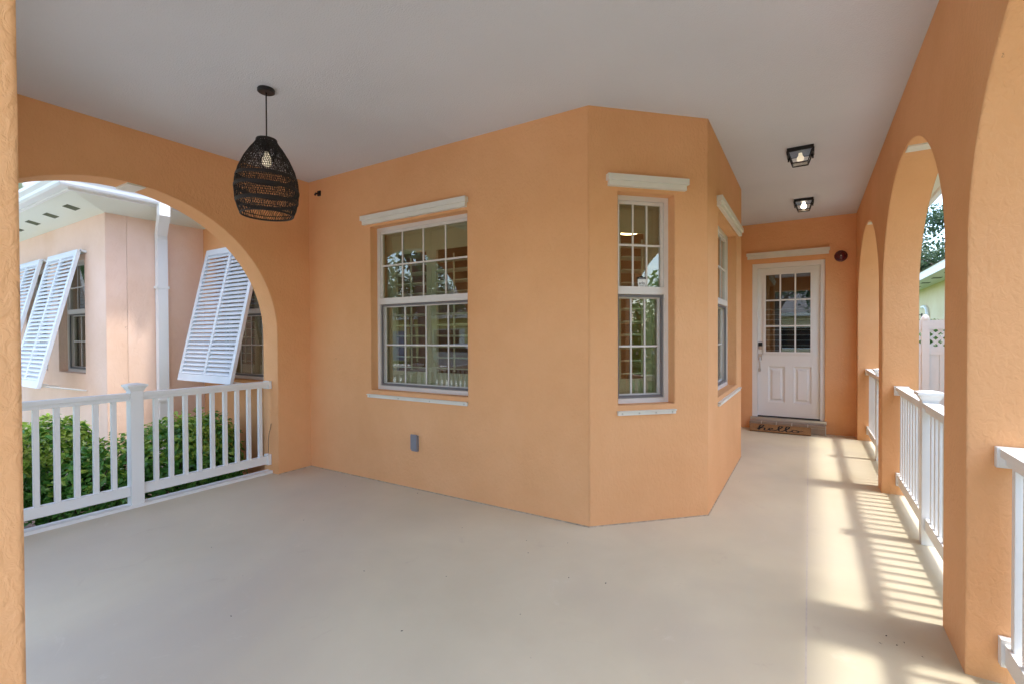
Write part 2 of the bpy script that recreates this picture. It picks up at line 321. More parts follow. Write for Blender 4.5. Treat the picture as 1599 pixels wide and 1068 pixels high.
part(MB().box(-13.6, xe+.02, ye-.02, ye+.001, EZ-.012, EZ+.15).box(xe-.001, xe+.02, ye+.001, yr-.021, EZ-.012, EZ+.15).box(xe-.001, XB-T-.003, yr-.02, yr+.001, EZ-.012, EZ+.15), 'fascia', 'gutter')
part(gutter((-13.6, ye-.021), (xe+.021, ye-.021), (0, -1), EZ+.01, 0, 1), 'gutter', 'gutter', label='white gutter along the front eave of the wing')
part(gutter((xe+.021, ye-.021), (xe+.021, yr-.021), (1, 0), EZ+.01, 1, -1), 'gutter', 'gutter', label='white gutter along the side eave of the wing')
part(gutter((xe+.021, yr-.021), (XB-T-.003, yr-.021), (0, -1), EZ+.01, -1, 0), 'gutter', 'gutter')
# downspout with its double elbow
def rect_tube(pts, w, d, ax=1):
    mb = MB(); n = len(pts); vs = []
    for x, y, z, tx, tz in pts:      # (tx, tz): in-plane normal offset direction of section
        for sx, sy in ((-1, -1), (1, -1), (1, 1), (-1, 1)): vs.append((x+sx*d/2*tx, y+sy*w/2, z+sx*d/2*tz))
    fs = [(4*i+k, 4*i+(k+1) % 4, 4*i+4+(k+1) % 4, 4*i+4+k) for i in range(n-1) for k in range(4)]+[(3, 2, 1, 0), tuple(4*(n-1)+k for k in range(4))]
    return mb.add(vs, fs)
yd_ = 2.685
dsx = X1+.05
part(rect_tube([(X1+EO+.075, yd_-.15, EZ+.01, 1, 0), (X1+EO+.075, yd_-.15, SZ-.02, .95, -.3), (dsx+.02, yd_-.01, SZ-.17, .95, -.3), (dsx, yd_, SZ-.22, 1, 0), (dsx, yd_, GZ+.02, 1, 0)], .105, .075), 'downspout', 'gutter', label='white downspout with a double elbow')
for z in (1.95, .6): part(MB().box(X1+.002, X1+.095, yd_-.065, yd_+.065, z, z+.03), 'downspout_strap', 'gutter')
# own eave beyond the arcade
part(MB().box(XR+T+.003, 1.10, -.5, 12, 2.83, 2.86), 'soffit', 'soffit'); part(MB().box(1.10, 1.122, -.52, 12, 2.80, 3.0), 'fascia', 'gutter')
part(MB().add([(1.122, y, z) if k == 0 else (x, y, z) for y in (-.5, 12) for k, (x, z) in enumerate([(1.122, 2.85), (1.19, 2.85), (1.225, 2.93), (1.225, 2.965), (1.122, 2.965)])], [(0, 1, 6, 5), (1, 2, 7, 6), (2, 3, 8, 7), (3, 4, 9, 8), (4, 0, 5, 9), (4, 3, 2, 1, 0), (5, 6, 7, 8, 9)]), 'gutter', 'gutter')
part(MB().box(-4.75, 1.12, -.5, .046, 2.83, 2.86).box(-4.75, 1.14, -.52, -.5, 2.80, 3.0), 'soffit', 'soffit')
# roofs
part(MB().add([(-4.76, -.52, 3.115), (1.15, -.52, 3.0), (1.15, 12.3, 3.0), (-4.76, 12.3, 3.115), (-1.6, 2.6, 3.9), (-1.6, 9.2, 3.9)], [(0, 1, 4), (1, 2, 5, 4), (2, 3, 5), (3, 0, 4, 5), (3, 2, 1, 0)]), 'roof', 'roof')
part(MB().add([(-13.6, ye, EZ+.152), (xe, ye, EZ+.152), (xe, yr, EZ+.152), (-4.9, yr, EZ+.152), (-4.9, 12, 3.4), (-13.6, 12, 3.4)], [(0, 1, 2, 3, 4, 5), (5, 4, 3, 2, 1, 0)]), 'roof', 'roof')
# white upper storey with a column beyond the wing roof
up = part(MB().box(-19, -14.6, 1.8, 3.10, 2.9, 6.2), 'upper_storey', 'trim', label='white upper storey above the wing roof')
part(MB().ring([(.15, 3.0), (.135, 4.55), (.15, 4.56), (.15, 4.60), (.135, 4.62), (.14, 4.68), (.21, 4.76), (.21, 4.80)], 24, -14.0, 3.30), 'column', 'trim', None, None, up, True)
part(MB().box(-19, -13.75, 3.05, 3.55, 4.80, 5.3), 'beam', 'trim', None, None, up)

# ------------------------------------------------------------------ windows (local: x along the wall, y inwards, z up)
def window(w, mtx, cols, panels, track=True, dim=True, label=None):
    u0, u1, z0, z1 = w; d0, d1 = .085, .155
    fw = .036; zm = z0+(z1-z0)*.545
    fr = MB().prism(rect(u0-.004, u1+.004, z0-.004, z1+.004), [rect(u0+fw, u1-fw, z0+fw, z1-fw)], d1-d0, d0)
    win = fr.build('window', 'wframe', house, False, mtx)
    if label: win['label'] = label
    a0, a1 = u0+fw, u1-fw
    def sash(b0, b1, y0, y1, st, m, nm):
        MB().prism(rect(a0+.001, a1-.001, b0, b1), [rect(a0+st, a1-st, b0+st, b1-st)], y1-y0, y0).build(nm, m, win)
    # upper sash nearer the outside, lower sash behind an insect-screen frame
    sash(zm-.022, z1-fw-.001, d0+.012, d0+.04, .022, 'wframe', 'upper_sash')
    MB().box(a0+.002, a1-.002, d0-.004, d0+.044, zm-.03, zm+.028).build('meeting_rail', 'wframe', win)
    sash(z0+fw+.001, zm-.031, d0+.046, d0+.068, .028, 'wframe', 'lower_sash')
    MB().prism(rect(a0+.004, a1-.004, z0+fw+.004, zm-.034), [rect(a0+.018, a1-.018, z0+fw+.022, zm-.05)], .012, d0+.012).build('screen_frame', 'screen', win)
    for b0, b1, y in ((zm+.03, z1-fw-.02, d0+.026), (z0+fw+.026, zm-.056, d0+.057)):
        MB().box(a0+.020, a1-.020, y-.002, y+.002, b0-.006, b1+.006).build('pane', 'glass', win)
        vm = MB().box(-.006, .006, -.004, .004, 0, b1-b0).mesh('muntin', 'wframe')
        for k in range(1, cols): inst('muntin', vm, win, Matrix.Translation((a0+.02+(a1-a0-.04)*k/cols, y-.0065, b0)))
        zz = (b0+b1)/2; MB().box(a0+.02, a1-.02, y-.0125, y-.0026, zz-.007, zz+.007).build('muntin', 'wframe', win)
    if panels:                                            # plantation shutter behind the glass
        y0, y1 = .205, .235; n0, n1 = u0+.01, u1-.01; s0, s1 = z0+.01, z1-.005
        MB().prism(rect(n0-.05, n1+.05, s0-.05, s1+.05), [rect(n0+.055, n1-.055, s0+.06, s1-.06)], .04, .202).build('shutter_frame', 'plant', win)
        pw = (n1-n0-.11)/panels
        for k in range(panels):
            p0 = n0+.055+pw*k+.002; p1 = p0+pw-.004; st = .058
            MB().prism(rect(p0, p1, s0+.062, s1-.062), [rect(p0+st, p1-st, s0+.16, s1-.24)], .028, y0+.004).build('shutter_panel', 'plant', win)
            zt = s0+.20; lm = MB().box(p0+st+.002, p1-st-.002, -.05, .05, -.0045, .0045).mesh('louver', 'plant')
            while zt < s1-.26:
                inst('louver', lm, win, Matrix.Translation((0, y0+.02, zt)) @ Matrix.Rotation(R(-6), 4, 'X')); zt += .0985
            MB().box((p0+p1)/2-.006+.05, (p0+p1)/2+.006+.05, y0-.05, y0-.038, s0+.18, s1-.3).build('tilt_rod', 'plant', win)
    if track:                                             # storm-panel tracks above and below
        h0, h1 = track
        MB().box(h0, h1, -.045, 0, 2.468, 2.512).box(h0+.012, h1-.012, -.03, -.0, 2.430, 2.468).build('storm_track', 'trim', win)
        b0, b1 = track[0]+(.06 if cols == 4 else .085), track[1]-(.01 if cols == 4 else .095)
        MB().box(b0, b1, -.018, 0, z0-.072, z0-.042).box(b0, b1, -.030, 0, z0-.048, z0-.040).build('storm_track', 'trim', win)
        sm = MB().ring([(.006, -.002), (.006, .002)], 8).mesh('bolt', 'steel')
        for k in range(4): inst('bolt', sm, win, Matrix.Translation((b0+.03+(b1-b0-.06)*k/3, -.019, z0-.059)) @ Matrix.Rotation(R(90), 4, 'X'))
        for k in range(4): inst('bolt', sm, win, Matrix.Translation((h0+.06+(h1-h0-.12)*k/3, -.012, 2.512)))
    return win
window(winA, mA, 4, 2, (-3.655, -2.394), label='wide double-hung window in the orange wall')
window(winC, mC, 3, 1, (.133, .775), label='narrow double-hung window in the angled bay face')
window(winD, mD, 4, 2, (4.25, 5.73), label='window in the bay face along the corridor')
window(win3, mA, 4, 2, None); window(win2, at(0, Y1), 3, 0, None); window(win1, at(0, Y1), 3, 0, None)
# stucco sills: slope of the reveal comes with the wall; pale-yellow inner wing reveals share its paint

# ------------------------------------------------------------------ door
dr = MB().prism(rect(DX0, DX1, DZ0, DZ1), [rect(DX0+.07, DX1-.055, DZ0+.002, DZ1-.07)], .13, .03).build('door', 'door', house, False, mDoor)
dr['label'] = 'white door with nine-light glass and two raised panels'
d0, d1, e0, e1 = DX0+.072, DX1-.057, DZ0+.032, DZ1-.072
g = (-.547, .018, 1.12, 2.245); P1 = (-.512, -.30, .39, .915); P2 = (-.19, .027, .39, .915)
MB().prism(rect(d0, d1, e0, e1), [rect(*g), rect(*P1), rect(*P2)], .04, .07).build('slab', 'door', dr)
for q in (P1, P2):
    x0, x1, z0, z1 = q; v = []
    for k, (i, y) in enumerate(((0, .074), (.018, .088), (.035, .088), (.055, .073))): v += [(x0+i, y, z0+i), (x1-i, y, z0+i), (x1-i, y, z1-i), (x0+i, y, z1-i)]
    MB().add(v, [(4*k+a, 4*k+(a+1) % 4, 4*k+4+(a+1) % 4, 4*k+4+a) for k in range(3) for a in range(4)]+[(12, 13, 14, 15)]).build('raised_panel', 'door', dr)
MB().prism(rect(g[0]-.03, g[1]+.03, g[2]-.03, g[3]+.03), [rect(g[0]+.004, g[1]-.004, g[2]+.004, g[3]-.004)], .016, .055).build('glass_frame', 'door', dr)
MB().box(g[0], g[1], .083, .088, g[2], g[3]).build('pane', 'dglass', dr)
for k in (1, 2):
    x = g[0]+(g[1]-g[0])*k/3; MB().box(x-.010, x+.010, .064, .080, g[2]+.004, g[3]-.004).build('muntin', 'door', dr)
    z = g[2]+(g[3]-g[2])*k/3; MB().box(g[0]+.004, g[1]-.004, .062, .079, z-.010, z+.010).build('muntin', 'door', dr)
for k in range(9):
    MB().box(g[0]-.02, g[1]+.02, -.03, .03, -.003, .003).build('blind_slat', 'plant', dr, False, Matrix.Translation((0, .18, g[2]+.02+k*.075)) @ Matrix.Rotation(R(-8), 4, 'X'))
MB().box(-.640, -.590, .045, .07, 1.205, 1.26).build('keypad', 'black', dr); MB().box(-.636, -.594, .05, .07, 1.155, 1.203).build('keypad_base', 'steel', dr)
MB().box(-.642, -.592, .055, .07, 1.0, 1.095).box(-.638, -.606, .055, .07, .83, .88).tube([(-.617, .055, 1.05), (-.617, .02, 1.04), (-.617, .008, .99), (-.617, .008, .92), (-.617, .025, .865), (-.617, .057, .855)], .008, 8).build('handle', 'steel', dr)
MB().box(d0, d1, .05, .07, e0-.012, e0-.001).build('sweep', 'ink', dr)
MB().box(DX0-.02, DX1+.02, -.02, .14, DZ0-.03, DZ0+.018).build('threshold', 'steel', dr)
MB().box(-.792, .239, -.045, 0, 2.522, 2.565).box(-.78, .227, -.03, 0, 2.478, 2.522).build('storm_track', 'trim', dr)
# tiled step in front of the door
st = part(MB().box(-.737, .198, YD-.135, YD-.002, 0, .12), 'step', 'grout', label='tan tiled step below the white door')
x = -.742
for w in (.155, .185, .187, .187, .205):
    MB().box(x+.004, x+w-.004, YD-.142, YD-.13, .004, .085).build('tile', 'tile', st); MB().box(x+.004, x+w-.004, YD-.142, YD-.006, .088, .125).build('tile', 'tile', st); x += w+.004

# ------------------------------------------------------------------ railings
def railing(y0, y1, mtx, curb, label, n):
    """local: x along the rail, y across, z up"""
    r = empty('porch_railing', mtx); tag(r, label, 'railing', 'white porch railings')
    c = n or (y0+y1)/2
    pm = MB().box(c-.043, c+.043, -.043, .043, 0, .935).frustum(c, 0, .935, .086, .086, .972, .125, .125).box(c-.068, c+.068, -.068, .068, .972, .99).frustum(c, 0, .99, .126, .126, 1.0, .05, .05); pm.build('post', 'white', r)
    bm = MB().box(-.016, .016, -.016, .016, .17, .885).mesh('baluster', 'white')
    for a, b, sg in ((y0+.004, c-.045, -1), (c+.045, y1-.004, 1)):
        MB().box(a, b, -.042, .042, .893, .923).box(a, b, -.026, .026, .863, .893).build('top_rail', 'white', r)
        MB().box(a, b, -.026, .026, .098, .175).build('bottom_rail', 'white', r)
        e = (a if sg < 0 else b); MB().box(min(e, e-sg*.035), max(e, e-sg*.035), -.036, .036, .085, .19).build('bracket', 'white', r); MB().box(min(e, e-sg*.03), max(e, e-sg*.03), -.05, .05, .85, .928).build('bracket', 'white', r)
        k = 0
        while True:
            u = c+sg*(.143+.1115*k)
            if (u > y1-.045 if sg > 0 else u < y0+.045): break
            inst('baluster', bm, r, Matrix.Translation((u, 0, 0))); k += 1
    if curb: MB().box(y0, y1, -.05, .045, 0, .026).build('curb_strip', 'white', r)
    return r
railing(.345, 2.815, at(-4.64, 0, 0, 90), True, 'white railing under the arch in front of the garden shrubs', 1.68)
mr = lambda: at(.665, 0, 0, -90)
railing(-2.58, -.345, mr(), False, 'white railing cut off by the picture edge beside the near pier', 0)
railing(-5.195, -2.955, mr(), False, 'white railing between the two big piers along the corridor', 0)
railing(-7.66, -5.43, mr(), False, 'white railing at the far end of the corridor near the door', 0)

# ------------------------------------------------------------------ pendant lamp
PX, PY = -3.035, 1.84
pend = empty('pendant_lamp', at(PX, PY, H)); tag(pend, 'black woven rattan pendant lamp hanging from the porch ceiling', 'lamp')
MB().ring([(.050, 0), (.053, -.005), (.053, -.020), (.045, -.025)], 40).build('canopy', 'black', pend)
MB().tube([(0, 0, -.02), (0, 0, -.335)], .0045, 8).build('cord', 'black', pend)
ZT, ZB = -.335, -.825
def pr(t):      # egg profile radius, t = 0 top .. 1 bottom
    P = [(0, .064), (.05, .076), (.13, .108), (.25, .147), (.4, .183), (.55, .205), (.68, .210), (.8, .205), (.92, .190), (1, .172)]
    for (a, ra), (b, rb) in zip(P, P[1:]):
        if t <= b: s = (t-a)/(b-a); return ra+(rb-ra)*s
    return P[-1][1]
def pt(ang, t, dr_=0): r = pr(t)*.905+dr_; return (r*math.cos(ang), r*math.sin(ang), ZT+(ZB-ZT)*t)
wv = MB(); NS = 98
for k in range(NS):
    a = 2*math.pi*k/NS+random.uniform(-.01, .01)
    wv.tube([pt(a+.55*t+.03*math.sin(t*40+k), t, .0015*(-1)**k) for t in np.linspace(0, 1, 26)], .0020, 4)
NR = 34
for j in range(1, NR):
    t = j/NR
    if .86 < t: continue
    ph = random.uniform(0, 6)
    wv.tube([pt(2*math.pi*i/48, min(1, max(0, t+.006*math.sin(2*math.pi*i/48+ph))), .002*(-1)**i) for i in range(48)], .0020, 4, closed=True)
sh = wv.build('woven_shade', 'rattan', pend)
for t, am, ph in ((.50, .022, 2.0), (.665, .018, .3), (.83, .014, 2.8)):
    b = MB()
    for o in (-.013, 0, .013): b.tube([pt(2*math.pi*i/60, t+o+am*math.sin(2*math.pi*i/60+ph), .001) for i in range(60)], .0052, 6, closed=True)
    b.build('band', 'rattan', sh)
for t, rr in ((0, .007), (.045, .004), (1, .006), (.94, .003)): MB().tube([pt(2*math.pi*i/48, t) for i in range(48)], rr, 6, closed=True).build('rim', 'rattan', sh)
MB().ring([(.006, -.33), (.02, -.335), (.02, -.40), (.016, -.41)], 20).build('socket', 'black', pend)
MB().ring([(.012, -.41), (.014, -.425), (.027, -.455), (.030, -.475), (.024, -.498), (.008, -.508)], 20).build('bulb', 'bulb', pend, True)
# spider wires that hold the shade to the socket
for k in range(3): a = 2*math.pi*k/3; MB().tube([(.018*math.cos(a), .018*math.sin(a), -.345), (.058*math.cos(a), .058*math.sin(a), -.337)], .0025, 5).build('shade_wire', 'black', pend)

# ------------------------------------------------------------------ flush ceiling lights
def flush_light(x, y, bulb, label):
    r = empty('ceiling_light', at(x, y, H)); tag(r, label, 'ceiling light', 'lantern lights on the corridor ceiling')
    MB().box(-.10, .10, -.10, .10, -.03, -.001).build('plate', 'black', r)
    fb = MB(); a, b, z0, z1 = .088, .058, -.03, -.125
    for i, j in ((-1, -1), (1, -1), (1, 1), (-1, 1)): fb.tube([(i*a, j*a, z0), (i*b, j*b, z1)], .0065, 4)
    for i in range(4):
        c = [(-1, -1), (1, -1), (1, 1), (-1, 1)]; p, q = c[i], c[(i+1) % 4]
        fb.tube([(p[0]*b, p[1]*b, z1), (q[0]*b, q[1]*b, z1)], .0065, 4)
        fb.tube([(p[0]*.099, p[1]*.099, -.030), (q[0]*.099, q[1]*.099, -.030)], .008, 4)
        f = .72; cx = b+(a-b)*.28   # scalloped drop under the plate corners
        fb.box(p[0]*.10-.012 if p[0] > 0 else p[0]*.10, p[0]*.10 if p[0] > 0 else p[0]*.10+.012, p[1]*.10-.012 if p[1] > 0 else p[1]*.10, p[1]*.10 if p[1] > 0 else p[1]*.10+.012, -.062, -.03)
    fb.build('frame', 'black', r)
    c = [(-1, -1), (1, -1), (1, 1), (-1, 1)]
    for i in range(4):
        p, q = c[i], c[(i+1) % 4]
        MB().add([(p[0]*a, p[1]*a, z0), (q[0]*a, q[1]*a, z0), (q[0]*b, q[1]*b, z1), (p[0]*b, p[1]*b, z1)], [(0, 1, 2, 3)]).build('pane', 'lampglass', r)
    MB().add([(i*b, j*b, z1) for i, j in c], [(3, 2, 1, 0)]).build('pane', 'lampglass', r)
    MB().ring([(.014, -.03), (.016, -.05), (.028, -.07), (.028, -.09), (.012, -.105)], 20).build('bulb', bulb, r, True)
flush_light(-.07, 4.94, 'bulb', 'black lantern ceiling light nearer the bay, larger of the two')
flush_light(-.06, 6.79, 'bulb2', 'black lantern ceiling light nearer the door with its bulb shining')

# ------------------------------------------------------------------ small things on the walls and floor
oc = MB().box(-.034, .034, -.022, 0, -.07, .07).build('outlet_cover', 'grey', None, False, at(-2.99, YA-.001, .415)); tag(oc, 'grey weatherproof outlet cover low on the orange wall', 'outlet cover')
MB().box(-.036, .036, -.032, -.0222, -.055, .074).build('lid', 'grey', oc); MB().tube([(-.034, -.027, .076), (.034, -.027, .076)], .005, 8).build('hinge', 'grey', oc)
sc_ = empty('dome_camera', at(.363, YD, 2.43)); tag(sc_, 'dark red dome camera on the wall beside the white door', 'camera')
rx = Matrix.Rotation(R(90), 4, 'X')
MB().ring([(.075, 0), (.075, .018), (.066, .026), (.055, .026)], 36).build('base', 'dome', sc_, True, rx)
MB().ring([(.055, .024), (.052, .040), (.040, .052), (.022, .060), (.004, .063)], 36).build('lens_dome', 'dome', sc_, True, rx)
MB().ring([(.008, .058), (.008, .066)], 16).build('lens', 'clearlens', sc_, True, rx)
hk = empty('wall_hook', at(-4.311, YA, 2.84)); tag(hk, 'tiny black bracket high on the orange wall near the corner', 'bracket')
MB().box(-.022, .022, -.012, 0, -.02, .03).build('plate', 'black', hk); MB().tube([(0, -.01, .0), (0, -.045, -.005), (0, -.055, -.025)], .010, 8).build('arm', 'black', hk)
rl = empty('room_lamp', at(-1.72, 5.3, H)); tag(rl, 'lit glass lamp on the room ceiling seen through the narrow bay window', 'lamp')
MB().ring([(.06, 0), (.06, -.02)], 20).tube([(0, 0, -.02), (0, 0, -.36)], .006, 6).build('stem', 'steel', rl)
MB().ring([(.03, -.36), (.13, -.38), (.15, -.42), (.12, -.47), (.02, -.49)], 24).build('shade', 'roomglow', rl, True)
# doormat, leaning up against the tiled step
mm = Matrix.Translation((-.72, YD-.285, .006)) @ Matrix.Rotation(R(31), 4, 'X')
mt = MB().box(0, .742, 0, .155, 0, .014).build('doormat', 'coir', None, False, mm); tag(mt, 'brown coir doormat reading hello in front of the white door', 'doormat')
def ribbon(pts, w):
    P = [Vector((p[0], p[1], 0)) for p in pts]; out = []
    for i in range(len(P)-1):
        a, b, c, d = P[max(i-1, 0)], P[i], P[i+1], P[min(i+2, len(P)-1)]
        for s in np.linspace(0, 1, 7)[:-1]:
            out.append(.5*((2*b)+(-a+c)*s+(2*a-5*b+4*c-d)*s*s+(-a+3*b-3*c+d)*s**3))
    out.append(P[-1]); vs = []
    for i, p in enumerate(out):
        t = (out[min(i+1, len(out)-1)]-out[max(i-1, 0)]).normalized(); nrm = Vector((-t.y, t.x, 0)); ww = w*(.55+.75*abs(t.y))
        vs += [tuple(p+nrm*ww), tuple(p-nrm*ww)]
    return MB().add(vs, [(2*i, 2*i+1, 2*i+3, 2*i+2) for i in range(len(out)-1)])
hello = {'h': [(0, .3), (.25, .75), (.36, 1.15), (.26, 1.28), (.16, 1.0), (.12, .1), (.18, .45), (.34, .62), (.44, .5), (.42, .15), (.52, .05), (.66, .25)],
         'e': [(.62, .22), (.82, .42), (.84, .6), (.72, .62), (.66, .35), (.74, .08), (.92, .08), (1.08, .3)],
         'l': [(1.06, .25), (1.28, .8), (1.36, 1.2), (1.25, 1.28), (1.17, .9), (1.2, .2), (1.32, .05), (1.46, .28)],
         'm': [(1.44, .25), (1.66, .8), (1.74, 1.2), (1.63, 1.28), (1.55, .9), (1.58, .2), (1.70, .05), (1.86, .3)],
         'o': [(2.1, .6), (1.92, .55), (1.88, .25), (2.0, .06), (2.18, .15), (2.2, .45), (2.08, .6), (2.16, .45), (2.45, .5)]}
for k, pts in hello.items():
    ribbon([(.085+p[0]*.232, .018+p[1]*.086) for p in pts], .0085).build('letter', 'ink', mt, False, Matrix.Translation((0, 0, .0155)))
# security sticker in the narrow bay window
gs = MB(); shield = [(-.5, .36), (-.5, -.1), (-.42, -.38), (-.2, -.62), (0, -.72), (.2, -.62), (.42, -.38), (.5, -.1), (.5, .36)]
stk = MB().prism([(x*.066, z*.082) for x, z in shield], [], .0012).build('security_sticker', 'sticker', None, False, mC @ Matrix.Translation((.468, .1025, 1.757)))
tag(stk, 'small white shield sticker with black top inside the narrow bay window', 'sticker')
MB().prism([(x*.068, z*.082) for x, z in [(-.52, .36), (-.52, .52), (-.2, .55), (0, .68), (.2, .55), (.52, .52), (.52, .36)]], [], .0014, -.0002).build('band', 'ink', stk)
def text(s, size, parent, mtx, m):
    c = bpy.data.curves.new('lettering', 'FONT'); c.body = s; c.size = size; c.align_x = 'CENTER'; c.extrude = .0002; c.materials.append(M[m])
    t = bpy.data.objects.new('lettering_curve', c); COL.objects.link(t); bpy.context.view_layer.update()
    me = bpy.data.meshes.new_from_object(t.evaluated_get(bpy.context.evaluated_depsgraph_get())); bpy.data.objects.remove(t)
    return inst('lettering', me, parent, mtx)
text('arlo', .030, stk, Matrix.Translation((0, -.001, -.010)) @ rx, 'ink'); text('SECURITY', .0075, stk, Matrix.Translation((0, -.001, -.024)) @ rx, 'ink')
text('PROTECTED', .0085, stk, Matrix.Translation((0, -.0014, .033)) @ rx, 'sticker')
# worn caulk line where the walls meet the floor
for mt_, a_, b_ in ((mA, -4.49, -1.33), (mC, 0, CS), (mD, yD0, yD1), (mB, 2.815, 3.18)):
    part(MB().box(a_, b_, -.006, .001, -.004, .007), 'floor_caulk', 'caulk', mt_)
wr_ = MB().tube([(-4.60, 2.808, .50), (-4.606, 2.806, .46), (-4.63, 2.804, .40), (-4.645, 2.805, .34), (-4.648, 2.806, .20)], .0022, 5).build('loose_wire', 'stem'); tag(wr_, 'thin loose wire against the arch pier at the railing end', 'wire')
# specks of dirt on the floor
db = MB()
for x, y in [(-2.1, 2.7), (-1.6, 2.75), (-1.35, 2.86), (-1.5, 2.6), (-1.15, 2.45), (-1.75, 2.1), (-3.2, 2.2), (-2.75, 1.5), (-.95, 2.5), (-2.2, 1.9), (-1.2, 2.0), (-1.0, 1.75), (-3.6, 2.9), (-2.9, 3.1), (-3.3, 1.6), (-.85, 7.72), (-2.4, 1.25), (-1.6, 1.6), (.33, 2.66), (.36, 2.7), (.30, 2.72), (.41, 2.62), (.27, 2.64), (-.55, 4.9), (-.2, 1.9)]:
    s = random.uniform(.003, .008); a = random.uniform(0, 3.1)
    db.add([(x+s*math.cos(a), y+s*math.sin(a), .0015), (x-.4*s*math.sin(a), y+.4*s*math.cos(a), .004), (x-s*math.cos(a), y-s*math.sin(a), .0015), (x+.4*s*math.sin(a), y-.4*s*math.cos(a), .0015)], [(0, 1, 2, 3)])
tag(db.build('dirt_specks', 'ink'), 'dark specks of dirt scattered on the porch floor', 'dirt', kind='stuff')

# ------------------------------------------------------------------ bahama shutters
def bahama(x0, x1, ztop, ywall, length, ang, label):
    w = x1-x0; r = empty('bahama_shutter', Matrix.Translation((x0, ywall-.05, ztop)) @ Matrix.Rotation(R(-ang), 4, 'X')); tag(r, label, 'shutter', 'white louvred awning shutters')
    st, th = .06, .035
    MB().prism(rect(0, w, -length, 0), [rect(st, w/2-.025, -length+.08, -.07), rect(w/2+.025, w-st, -length+.08, -.07)], th, -th).build('frame', 'shutter', r)
    sm = MB().box(0, w/2-.025-st, -.0045, .0045, -.026, .026).mesh('slat', 'shutter')
    n = 30; H0 = length-.15
    for k in range(n):
        z = -.07-H0*(k+.5)/n
        for u in (st, w/2+.025): inst('slat', sm, r, Matrix.Translation((u, -th/2, z)) @ Matrix.Rotation(R(-36), 4, 'X'))
    MB().box(.0, w, -.01, .05, -.012, .012).build('hinge_strip', 'shutter', r)
    s, c = math.sin(R(ang)), math.cos(R(ang))
    for u in (.05, w-.05):   # props from the foot of the shutter back to the wall
        inv = Matrix.Rotation(R(ang), 4, 'X')
        a = Vector((u, 0, -length+.03)); off = inv @ Vector((0, length*s, -.03*0)); 
        wallp = inv @ Vector((u, .045, -length*c-.06))
        MB().tube([a, wallp], .010, 8).build('prop', 'gutter', r)
bahama(-6.425, -5.255, 2.44, YA, 1.62, 12.3, 'white louvred shutter propped out on the wall beside the arch')
bahama(-8.234, -7.219, 2.385, Y1, 1.62, 13, 'white louvred shutter propped out next to the wing corner')
bahama(-9.56, -8.545, 2.385, Y1, 1.62, 13, 'white louvred shutter at the left edge of the arch opening')

# ------------------------------------------------------------------ foliage
def leaves(n, centre, rad, size, aspect=.5, up=.5, shell=.55, seed=0, flat=0., lump=.25):
    rs = np.random.RandomState(seed); d = rs.normal(size=(n, 3)); d /= np.linalg.norm(d, axis=1)[:, None]
    if flat: d[:, 2] = np.abs(d[:, 2])*(1-flat)+d[:, 2]*flat
    ph = rs.uniform(0, 6.28, (6, 3)); fq = rs.uniform(1.5, 4.5, (6, 3))
    bump_ = sum(np.sin(d @ fq[i]*1.6+ph[i, 0]) for i in range(6))/6
    rr = (shell+(1-shell)*rs.uniform(0, 1, n)**.6)*(1+lump*bump_)
    p = np.array(centre)+d*rr[:, None]*np.array(rad)
    nrm = d*.8+rs.normal(size=(n, 3))*.55+np.array([0, 0, up]); nrm /= np.linalg.norm(nrm, axis=1)[:, None]
    t = np.cross(nrm, rs.normal(size=(n, 3))); t /= np.linalg.norm(t, axis=1)[:, None]; b = np.cross(nrm, t)
    s = size*rs.uniform(.6, 1.25, n)[:, None]; w = s*aspect
    V = np.stack([p-t*s*.5, p+b*w*.5+nrm*w*.18-t*s*.02, p+t*s*.5-nrm*s*.12, p-b*w*.5+nrm*w*.18-t*s*.02, p-nrm*w*.05], 1).reshape(-1, 3)
    F = np.array([[0, 4, 1], [4, 2, 1], [0, 3, 4], [3, 2, 4]]); F = (F[None]+5*np.arange(n)[:, None, None]).reshape(-1, 3)
    return V, F
def leaf_obj(name, sets, m, parent):
    Vs, Fs, k = [], [], 0
    for V, F in sets: Vs.append(V); Fs.append(F+k); k += len(V)
    me = bpy.data.meshes.new(name); me.from_pydata(np.concatenate(Vs).tolist(), [], np.concatenate(Fs).tolist()); me.materials.append(M[m]); me.update()
    return inst(name, me, parent)
def shrub(x, y, r, top, seed, label, n=1500, young=.25, size=.085):
    root = empty('garden_shrub', at(x, y, GZ)); tag(root, label, 'shrub', 'glossy leaved shrubs beside the porch')
    h = top-GZ; rs = random.Random(seed); tb = MB()
    for k in range(7):
        a = rs.uniform(0, 6.28); q = rs.uniform(.3, .8)*r
        tb.tube([(.03*math.cos(a), .03*math.sin(a), 0), (q*.5*math.cos(a), q*.5*math.sin(a), h*.4), (q*math.cos(a+.3), q*math.sin(a+.3), h*.8)], .010, 5, .004)
    tb.build('stem', 'stem', root)
    leaf_obj('foliage', [leaves(n, (0, 0, h*.55), (r, r, h*.44), size, .5, .5, .45, seed)], 'leaf', root)
    leaf_obj('young_foliage', [leaves(int(n*young), (0, 0, h*.62), (r*.92, r*.92, h*.40), size*.8, .5, .8, .8, seed+50, .1)], 'leaf2', root)
shrub(-5.45, .85, .46, .70, 1, 'bright tall shrub at the left end of the garden railing', 1700, 1.2)
shrub(-5.75, 1.42, .42, .64, 2, 'yellow-green shrub second from the left behind the railing', 1500, 1.1)
shrub(-5.30, 1.55, .32, .40, 3, 'low dark shrub just left of the railing post', 900, .15)
shrub(-5.75, 1.98, .34, .40, 4, 'small shrub behind the railing post', 1000, .2)
shrub(-5.45, 2.32, .42, .57, 5, 'full shrub just right of the railing post', 1700, .5)
shrub(-5.75, 2.72, .36, .53, 6, 'rounded shrub at the right end of the planting beside the pink wall', 1400, .5)
